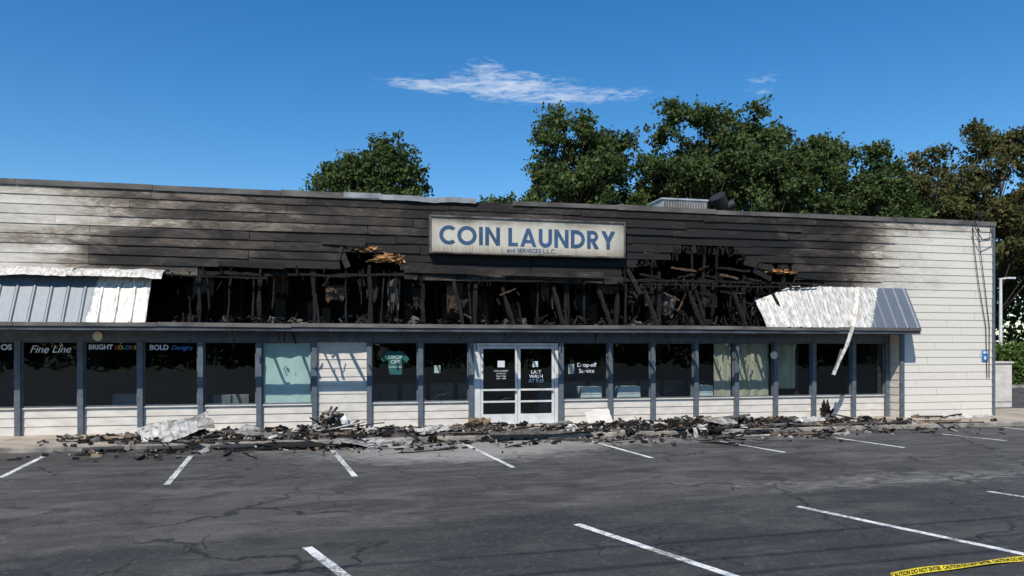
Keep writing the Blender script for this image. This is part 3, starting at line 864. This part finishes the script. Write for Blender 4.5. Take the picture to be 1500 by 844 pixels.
# ------------------------------------------------------------------ rooftop equipment
U = empty('rooftop_air_conditioner')
mb = MB(); ux, uy = 6.2, 2.9
mb.box(ux - .78, ux + .78, uy - .5, uy + .6, 5.935, 6.86)
mb.box(ux - .82, ux + .82, uy - .54, uy + .64, 6.861, 6.92)
mb.obj('casing', m_silver, U, bevel=.01)
mb = MB()
for i in range(17):
    xx = ux - .72 + i * .09
    mb.box(xx, xx + .05, uy - .53, uy - .503, 6.1, 6.82)
mb.obj('louvres', m_flash, U)
V = empty('roof_vent')
mb = MB(); mb.cyl((7.75, 2.8, 5.94), (7.7, 2.8, 6.85), .16, .16, 14); mb.cyl((7.7, 2.8, 6.85), (7.5, 2.7, 7.12), .24, .27, 14); mb.cyl((7.75,2.8,6.75),(8.1,2.75,6.9),.13,.16,12)
mb.obj('vent_pipe', m_cable, V)

P = empty('parking_sign')
mb = MB(); mb.box(15.13, 15.35, -.05, -.03, 1.72, 2.06); mb.obj('sign_plate', m_vblu, P, bevel=.004)
mb = MB(); mb.box(15.155, 15.325, -.054, -.051, 1.96, 2.03); mb.cyl((15.24,-.052,1.82),(15.24,-.055,1.82),.055,.055,14); mb.obj('sign_symbol', m_vinyl, P)

# ------------------------------------------------------------------ debris
dr = random.Random(23)
char = MB(); ashm = MB(); wood = MB(); pale = MB()
DEN = [(-12,.02),(-9.2,.35),(-7.5,.75),(-5,1.0),(-3.6,.75),(-2,.6),(-.2,.25),(1.5,.4),(3,.7),(5,.95),(7,.8),(8.5,.4),(10,.3),(12,.12),(14,.04)]
def surf(y): return .004 if y > -1.9 else -.118
def bedz(x, y):
    k = lerp_table(DEN, x)
    e = math.exp(-((y + 1.05) / .85) ** 4)
    n = .38 + nz(x * 1.1, y * 1.6) * 1.2 + .55 * nz(x * 3.3, y * 3.3) + .25 * nz(x * 9, y * 9)
    return -.03 + .19 * k * e * max(0, n) * 1.1
bed = MB()
bed.grid(lambda u, v: (-11 + 25 * u, -2.35 + 2.8 * v, bedz(-11 + 25 * u, -2.35 + 2.8 * v) - (0.10 if v < .19 else 0)), 520, 46)
cnt = 0
while cnt < 3300:
    x = dr.uniform(-11, 14)
    if dr.random() > lerp_table(DEN, x): continue
    y = dr.gauss(-1.3, .85)
    if y > .35: y = .35 - dr.random() * .6
    if y < -4.2: continue
    if nz(x * 1.3, y * .8, 7) < -.12 and dr.random() < .75: continue
    heap = lerp_table(DEN, x) * math.exp(-((y + 1.0) / .75) ** 2) * max(0, .10 + .2 * nz(x * .9, y))
    z = max(surf(y), bedz(x, y) if y > -1.9 else -1) + dr.random() ** 1.6 * heap + .01
    big = dr.random() < .055
    Ln = dr.uniform(.4, 1.3) if big else dr.uniform(.03, .22)
    an = dr.gauss(0, .6) if big else dr.uniform(0, 3.14)
    d = Vector((math.cos(an), math.sin(an), dr.uniform(-.02, .14) if big else dr.uniform(-.35, .35))) * Ln
    w = dr.uniform(.02, .10); h = dr.uniform(.006, .035)
    q = dr.random()
    tgt = char if q < .58 else (ashm if q < .83 else (wood if q < .91 else pale))
    p = Vector((x, y, z + max(0, -d.z)))
    if tgt is char and big: tgt.charbeam(p, p + d, w, h + .01, dr, 4, .012)
    else: tgt.beam(p, p + d, w, h, dr.uniform(0, 3))
    cnt += 1
for i in range(300):
    x = dr.uniform(-9.5, 12)
    if dr.random() > lerp_table(DEN, x): continue
    y = dr.gauss(-1.0, .5); y = min(y, .3)
    s_ = dr.uniform(.04, .16)
    q = dr.random()
    (char if q < .55 else ashm if q < .9 else pale).blob((x, y, max(surf(y), bedz(x, y)) + s_ * .3), (s_, s_ * .8, s_ * .55), i, .7, 2.8)
for i in range(70):
    x = -4.75 + dr.gauss(0, .28); y = -.25 + dr.gauss(0, .25); z = dr.random() * .46 * math.exp(-((x + 4.75) / .35) ** 2)
    d = Vector((dr.uniform(-.25, .25), dr.uniform(-.2, .2), dr.uniform(-.15, .2)))
    (char, ashm, wood, pale)[dr.choice((0, 0, 1, 1, 2, 3))].beam((x, y, z + .05), Vector((x, y, z + .05)) + d, dr.uniform(.03, .14), dr.uniform(.01, .06), dr.random() * 3)
for i in range(16):
    x = 9.75 + dr.gauss(0, .08); z = dr.random() * .28
    char.beam((x, .2, z), (x + dr.gauss(0, .06), .15 + dr.gauss(0, .1), z + .2), .06, .04, dr.random())
char.blob((9.75, .2, .25), (.11, .12, .28), 3, .5)
wood.blob((-4.8, -.3, .40), (.2, .14, .10), 9, .6, 3); wood.blob((-.9, -.1, .12), (.28, .2, .13), 2, .6, 3)
for x, L_, a in ((-1.9, .9, .3), (.9, 1.2, .05), (3.6, 1.4, -.08), (5.6, 1.8, .06), (-6.0, 1.5, .12), (-3.2, 1.6, -.1), (7.6, 1.5, .04), (-9.8, 1.1, .05), (-5.6, 2.2, -.05)):
    y = dr.uniform(-1.7, -.4)
    char.charbeam((x, y, bedz(x, y) + .05), (x + L_, y + a, bedz(x + L_, y + a) + .07), .09, .05, dr, 6, .01)
D = empty('debris_pile')
bed.obj('ash_bed', m_ashbed, D)
char.obj('charred_timber', m_char, D); ashm.obj('ash_fragments', m_ash, D); wood.obj('wood_fragments', m_tan, D); pale.obj('pale_fragments', m_white_debris, D)
J = empty('plastic_jug')
mb = MB(); mb.cyl((-4.42,-.45,.06),(-4.42,-.45,.32),.12,.12,16); mb.cyl((-4.42,-.45,.32),(-4.40,-.45,.42),.12,.045,16); mb.cyl((-4.40,-.45,.42),(-4.40,-.45,.46),.035,.035,12)
mb.beam((-4.30,-.45,.2),(-4.25,-.45,.28),.03,.03); mb.beam((-4.25,-.45,.28),(-4.35,-.45,.38),.03,.03); mb.obj('jug_body', m_white, J)
def tri(x): return abs((x % 1.0) - .5) * 2
def crumple(name, c, w, h, rot, amp, seed, mat=m_sheet, rib=True):
    mb = MB()
    Rm = Matrix.Rotation(rot[2], 3, 'Z') @ Matrix.Rotation(rot[1], 3, 'Y') @ Matrix.Rotation(rot[0], 3, 'X')
    s = seed * .37
    def fn(u, v):
        e = 1 + .14 * nz(u * 3, v * 3, seed)
        f = .6 * tri(u * .8 + v * .5 + s) + .26 * tri(u * 1.5 - v * 1.3 + s * 2) + .05 * tri(u * 4.3 + v * 3.1 + s * 3) + .15 * nz(u * 2.5, v * 2.5, seed)
        r = .018 * (1 if (u * w / .2) % 1.0 < .18 else 0) if rib else 0
        p = Vector(((u - .5) * w * e, (v - .5) * h * e, amp * f + r))
        q = Rm @ p + Vector(c)
        q.z = max(q.z, surf(q.y) + .004 + .01 * u)
        return tuple(q)
    mb.grid(fn, 40, 22)
    return mb.obj(name, mat, None, solid=.004)
crumple('crumpled_metal_sheet', (-8.2, -1.15, .20), 1.55, .9, (.42, -.24, .25), .17, 1)
crumple('crumpled_metal_sheet', (-3.75, -2.3, -.10), 1.7, .9, (.07, .06, -.2), .13, 5)
crumple('crumpled_metal_sheet', (5.3, -1.5, .14), 1.1, .4, (.3, .05, .4), .11, 8)
crumple('crumpled_metal_sheet', (-6.4, -1.3, .10), 1.0, .45, (.25, .15, -.5), .11, 12)
crumple('crumpled_metal_sheet', (-2.3, -1.5, .10), .9, .35, (.3, -.05, .2), .10, 14)
crumple('crumpled_metal_sheet', (8.1, -1.3, .1), 1.0, .3, (.25, -.05, .1), .08, 16)
crumple('leaning_wall_board', (2.35, -.35, .24), .72, .44, (1.0, -.12, .1), .03, 3, m_siding_low, False)
crumple('crumpled_metal_sheet', (4.1, -2.55, .0), .22, .3, (1.2, .1, .6), .05, 15, m_white_debris)
crumple('roofing_felt_scrap', (.3, -1.9, .0), 2.6, .4, (.03, .02, .08), .11, 17, m_ash, False)
crumple('roofing_felt_scrap', (-5.6, -2.3, -.08), 1.5, .5, (.03, .02, -.15), .12, 19, m_char, False)
crumple('roofing_felt_scrap', (7.4, -1.6, .04), 1.9, .4, (.05, .02, .05), .10, 21, m_ash, False)
mb = MB()
for x, y, a in ((-9.9,-2.1,.1),(-8.6,-2.2,-.15),(-7.3,-2.25,.1),(-6.9,-2.4,.5),(5.8,-2.0,.1)):
    mb.cyl((x, y, -.06), (x + math.cos(a) * .8, y + math.sin(a) * .4, -.05), .05, .05, 12)
mb.obj('fallen_pipes', m_cable, None)

# ------------------------------------------------------------------ caution tape
T = empty('caution_tape')
m_tape = simple('yellow_tape', (0.72, 0.58, 0.02), (0.6, 0.46, 0.02), 4, 0.35, bump=.05)
def tapept(s):
    x = .85 + s * .993 ; y = -13.34 + s * .13 + .012 * math.sin(s * 2.1)
    z = -.088 + .008 * math.sin(s * 2.3) + .006 * math.sin(s * 5.1)
    tilt = .75 + .5 * math.sin(s * 3.1 + 1)
    return Vector((x, y, z)), Vector((0, math.cos(tilt), math.sin(tilt)))
mb = MB()
def tf(u, v):
    p, n = tapept(u * 9); q = p + n * (v - .5) * .058; return (q.x, q.y, max(q.z, -.112))
mb.grid(tf, 240, 2); mb.obj('tape_ribbon', m_tape, T, smooth=True)
cu = bpy.data.curves.new('tx', 'FONT'); cu.body = 'CAUTION DO NOT ENTER  ' * 7; cu.size = .054; cu.offset = .0018
to = bpy.data.objects.new('tx', cu); scene.collection.objects.link(to); bpy.context.view_layer.update()
me = bpy.data.meshes.new_from_object(to.evaluated_get(bpy.context.evaluated_depsgraph_get())); bpy.data.objects.remove(to)
for v in me.vertices:
    s_, w_ = v.co.x, (v.co.y - .019)
    p, n = tapept(min(s_, 8.9)); q = p + n * w_
    q += Vector((0, -.003 * n.z, .003 * n.y + .001))
    q.z = max(q.z, -.108)
    v.co = q
me.materials.clear(); me.materials.append(m_cable)
o = bpy.data.objects.new('tape_lettering', me); scene.collection.objects.link(o); o.parent = T

# ------------------------------------------------------------------ vegetation
def leafmesh(name, C, size, shade, mat, rng, parent=None):
    n = len(C)
    a = rng.normal(size=(n, 3)); a /= np.linalg.norm(a, axis=1)[:, None]
    b = rng.normal(size=(n, 3)); b -= (b * a).sum(1)[:, None] * a; b /= np.linalg.norm(b, axis=1)[:, None]
    s = size * rng.uniform(.6, 1.3, n)[:, None]
    V = np.stack([C - a * s, C + b * s * .6, C + a * s, C - b * s * .6], axis=1).reshape(-1, 3).astype(np.float32)
    me = bpy.data.meshes.new(name)
    me.vertices.add(4 * n); me.vertices.foreach_set('co', V.ravel())
    me.loops.add(4 * n); me.loops.foreach_set('vertex_index', np.arange(4 * n, dtype=np.int32))
    me.polygons.add(n); me.polygons.foreach_set('loop_start', np.arange(0, 4 * n, 4, dtype=np.int32))
    me.polygons.foreach_set('loop_total', np.full(n, 4, dtype=np.int32))
    me.update(calc_edges=True); me.validate()
    ca = me.color_attributes.new("mask", 'FLOAT_COLOR', 'POINT')
    col = np.ones((n, 4), np.float32); col[:, 0] = np.clip(shade, 0, 1); col[:, 1] = rng.random(n)
    ca.data.foreach_set('color', np.repeat(col, 4, axis=0).ravel())
    me.materials.append(mat)
    o = bpy.data.objects.new(name, me); scene.collection.objects.link(o)
    if parent: o.parent = parent
    return o

def tree(x, y, top, width, bottom, seed, mat=None, nlobe=60, leaf=.125):
    """crown = limbs ending in sub-crowns, each filled with leafy sprays"""
    mat = mat or m_leaf
    rng = np.random.default_rng(seed)
    E = empty('tree', (x, y, -.13))
    rx = width / 2; H_ = top - bottom
    tr = MB(); lr = random.Random(seed)
    prev = Vector((0, 0, 0)); pr = .2 + .008 * top
    stem = [prev]
    for i in range(1, 9):
        p = Vector((lr.uniform(-.2, .2) * i * .4, lr.uniform(-.2, .2) * i * .4, (top * .85) * i / 8))
        r2 = pr * .75
        tr.cyl(prev, p, pr, r2, 9); prev = p; pr = r2; stem.append(p)
    C = []; SH = []
    for k in range(nlobe):
        th = rng.uniform(0, 2 * math.pi)
        q = math.sqrt(rng.uniform(0, 1))
        irr = 1 + .35 * nz(math.cos(th) * 1.6 + seed, math.sin(th) * 1.6)
        cx, cy = q * rx * irr * math.cos(th), q * rx * irr * math.sin(th)
        dome = (1 - .62 * q ** 2.4) + .30 * nz(cx * .6 + seed * 7, cy * .6, 2)
        h = dome * rng.uniform(.25, 1) ** .55
        cz = bottom + min(.97, h) * (H_ - .3)
        c = np.array([cx, cy, cz])
        lrad = rng.uniform(.42, .9)
        base = stem[min(8, max(2, int((cz / top) * 8 * .72)))]
        tr.cyl(base, Vector(c), .05, .014, 5)
        lsh = rng.uniform(.0, .8)
        for _ in range(int(15 + lrad * 12)):
            d = rng.normal(size=3); d /= np.linalg.norm(d); d[2] *= .75
            cc = c + d * lrad * rng.uniform(.2, 1.3)
            m = int(rng.integers(9, 22))
            sg = rng.uniform(.10, .25)
            P = cc + rng.normal(size=(m, 3)) * np.array([sg, sg, sg * .75])
            C.append(P); SH.append(np.full(m, lsh * .6 + rng.uniform(0, .45)) + rng.normal(size=m) * .12)
    tr.obj('trunk_and_limbs', m_bark, E, smooth=True)
    C = np.concatenate(C); SH = np.concatenate(SH)
    leafmesh('foliage', C, leaf, SH, mat, rng, E)

tree(-4.2, 23.1, 13.8, 4.2, 8, 1, nlobe=38); tree(-1.9, 23.8, 15.0, 4.2, 8, 2, nlobe=40)
tree(8.4, 22.2, 16.8, 5.8, 8.5, 3, nlobe=62); tree(11.0, 23.0, 15.6, 5.6, 8.5, 33, nlobe=50); tree(4.8, 21.8, 11.7, 3.8, 7, 4, nlobe=22); tree(13.4, 24, 12.8, 3.8, 7, 41, nlobe=24)
tree(15.9, 21.0, 17.2, 5.6, 8.5, 5, nlobe=60); tree(19.6, 20.4, 16.9, 6.0, 8.5, 6, nlobe=62)
tree(23.8, 20.3, 15.9, 6.4, 8, 7, nlobe=56); tree(28.3, 21.3, 15.0, 6.0, 7, 8, m_leaf, nlobe=50)
tree(32.4, 21.4, 15.6, 6.0, 5, 9, m_leaf2, nlobe=56); tree(36.6, 21.2, 17.0, 7.0, 4, 10, m_leaf2, nlobe=70)
tree(41.6, 21.8, 16.4, 6.8, 3, 11, m_leaf2, nlobe=60); tree(47, 22.5, 14.5, 6.5, 3, 12, m_leaf, nlobe=30)

rng = np.random.default_rng(99)
C = []; SH = []
for i in range(2800):
    x = rng.uniform(14, 72); y = rng.uniform(25, 31)
    tp = 13.8 + 1.5 * nz(x * .25, 1.5) + 1.2 * nz(x * .8, 4) + (0 if x > 18 else (x - 18) * .7)
    z = rng.uniform(0, 1) ** .6 * tp
    m = 22; sg = rng.uniform(.3, .55)
    C.append(np.array([x, y, z]) + rng.normal(size=(m, 3)) * sg); SH.append(np.full(m, rng.uniform(0, .75)))
leafmesh('background_trees', np.concatenate(C), .22, np.concatenate(SH), m_leaf, rng)
C = []; SH = []
for i in range(2200):
    x = rng.uniform(-90, 90); y = -75 + rng.uniform(-4, 4)
    if i % 3 == 0: x = -75 + rng.uniform(-4, 4); y = rng.uniform(-75, 60)
    tp = 6 + 2 * nz(x * .15, y * .15)
    z = rng.uniform(0, 1) ** .8 * tp
    m = 16
    C.append(np.array([x, y, z]) + rng.normal(size=(m, 3)) * .9); SH.append(np.full(m, rng.uniform(0, .7)))
leafmesh('distant_treeline', np.concatenate(C), .6, np.concatenate(SH), m_leaf, rng)
C = []; SH = []
for i in range(1500):
    x = rng.uniform(27, 48); y = 16.8 + rng.uniform(-.9, .9); z = rng.uniform(.1, 2.3 + .25 * nz(x * .9))
    C.append(np.array([x, y, z]) + rng.normal(size=(24, 3)) * .17); SH.append(np.full(24, rng.uniform(.2, 1)))
leafmesh('hedge', np.concatenate(C), .10, np.concatenate(SH), m_hedge, rng)

SL = empty('street_lamp')
mb = MB(); lx, ly = 34.0, 17.6
mb.cyl((lx, ly, -.12), (lx, ly, 6.3), .11, .08, 12); mb.cyl((lx, ly, -.12), (lx, ly, .3), .2, .2, 12)
mb.beam((lx - .1, ly, 6.3), (lx + .7, ly, 6.36), .1, .08); mb.beam((lx + .35, ly, 6.36), (lx + .95, ly, 6.36), .28, .1)
mb.obj('lamp_column', m_white, SL)
UC = empty('utility_cabinet')
mb = MB(); mb.box(19.5, 20.3, 3.8, 4.5, -.12, 1.55); mb.box(19.45, 20.35, 3.75, 4.55, 1.551, 1.62); mb.box(19.55, 19.88, 3.775, 3.798, .1, 1.45); mb.box(19.92, 20.25, 3.775, 3.798, .1, 1.45)
mb.obj('cabinet_body', m_siding_low, UC, bevel=.01)
mb = MB(); mb.box(24, 58, 15.2, 15.4, -.12, .05); mb.obj('verge_kerb', m_kerb)

mb = MB()
for k, (y0, z0) in enumerate(((-18.3, 8.6), (-18.0, 8.9), (-17.2, 8.8))):
    pr = None
    for i in range(41):
        x = -40 + i * 2; q = (x, y0 + x * .05, z0 + .0012 * (x) ** 2 - 1)
        if pr: mb.cyl(pr, q, .018, .018, 5)
        pr = q
mb.obj('overhead_power_cables', m_cable)

# ------------------------------------------------------------------ light & sky
EL, AZ = math.radians(50), math.radians(30)
sd = Vector((-math.sin(AZ) * math.cos(EL), -math.cos(AZ) * math.cos(EL), math.sin(EL)))
sun = bpy.data.lights.new('sun', 'SUN'); sun.energy = 5.0; sun.angle = math.radians(.53); sun.color = (1, .945, .86)
so = bpy.data.objects.new('sun', sun); scene.collection.objects.link(so)
so.rotation_euler = (-sd).to_track_quat('-Z', 'Y').to_euler(); so.location = (-20, -30, 40)

w = bpy.data.worlds.new("World"); scene.world = w; w.use_nodes = True
class WT(NT):
    def __init__(s, w): s.t = w.node_tree; s.t.nodes.clear(); s.out = s.n('ShaderNodeOutputWorld')
t = WT(w)
sky = t.n('ShaderNodeTexSky', sky_type='NISHITA'); sky.sun_disc = False
sky.sun_elevation = EL; sky.sun_rotation = math.atan2(sd.x, sd.y)
sky.air_density = 1.0; sky.dust_density = .2; sky.ozone_density = 3.0; sky.altitude = 100
hs = t.n('ShaderNodeHueSaturation'); hs.inputs['Saturation'].default_value = 1.36; hs.inputs['Value'].default_value = 1.0; t.l(sky.outputs[0], hs.inputs['Color'])
tc = t.n('ShaderNodeTexCoord'); sp = t.n('ShaderNodeSeparateXYZ'); t.l(tc.outputs['Generated'], sp.inputs[0])
az = t.math('MULTIPLY', t.math('ARCTAN2', sp.outputs[0], sp.outputs[1]), 57.2958)
el = t.math('MULTIPLY', t.math('ARCSINE', sp.outputs[2]), 57.2958)
cb = t.n('ShaderNodeCombineXYZ'); t.l(az, cb.inputs[0]); t.l(el, cb.inputs[1])
mp = t.n('ShaderNodeMapping'); mp.inputs['Scale'].default_value = (.15, .75, 1); mp.inputs['Rotation'].default_value = (0, 0, math.radians(6)); t.l(cb.outputs[0], mp.inputs[0])
cn = t.noise(mp.outputs[0], 1.7, 8, .66, 1.2)
mp2 = t.n('ShaderNodeMapping'); mp2.inputs['Scale'].default_value = (.35, 1.9, 1); mp2.inputs['Rotation'].default_value = (0, 0, math.radians(24)); t.l(cb.outputs[0], mp2.inputs[0])
cn2 = t.noise(mp2.outputs[0], 1.6, 7, .72, .8)
def g2(cx, cy, a, b): return gauss(t, az, el, cx, cy, a, b)
m_ = t.math('ADD', g2(12.4 - .3, 19.5, 5.0, 1.1), t.math('ADD', t.math('MULTIPLY', g2(5.6, 19.5, 3.0, .5), .8), t.math('MULTIPLY', g2(18.8, 18.7, 4.6, .6), .8)))
m_ = t.math('ADD', m_, t.math('MULTIPLY', g2(10.4, 20.9, 1.5, .7), .6))
m_ = t.math('ADD', m_, t.math('MULTIPLY', g2(31.0, 18.6, 1.6, .9), .6))
m_ = t.math('MULTIPLY', m_, .46)
cl = t.maprange(t.math('ADD', m_, t.math('ADD', t.math('MULTIPLY', cn, .9), t.math('MULTIPLY', cn2, 1.1))), 1.18, 2.0)
cl = t.math('MULTIPLY', cl, t.maprange(m_, .03, .25))
cmx = t.mix(t.math('MULTIPLY', cl, 1.0, clamp=True), hs.outputs[0], (7.0, 7.3, 7.6))
bg = t.n('ShaderNodeBackground'); bg.inputs[1].default_value = .14
t.l(cmx, bg.inputs[0]); t.l(bg.outputs[0], t.out.inputs[0])

# ------------------------------------------------------------------ camera
cam = bpy.data.cameras.new('camera'); cam.lens = 26; cam.sensor_width = 36; cam.shift_y = .0587; cam.clip_end = 2000; cam.clip_start = .05
co_ = bpy.data.objects.new('camera', cam); scene.collection.objects.link(co_)
co_.location = (-4.305, -19.58, 2.13); co_.rotation_euler = (math.radians(90), 0, math.radians(-12.4))
scene.camera = co_
scene.view_settings.view_transform = 'Standard'; scene.view_settings.look = 'None'; scene.view_settings.exposure = 0
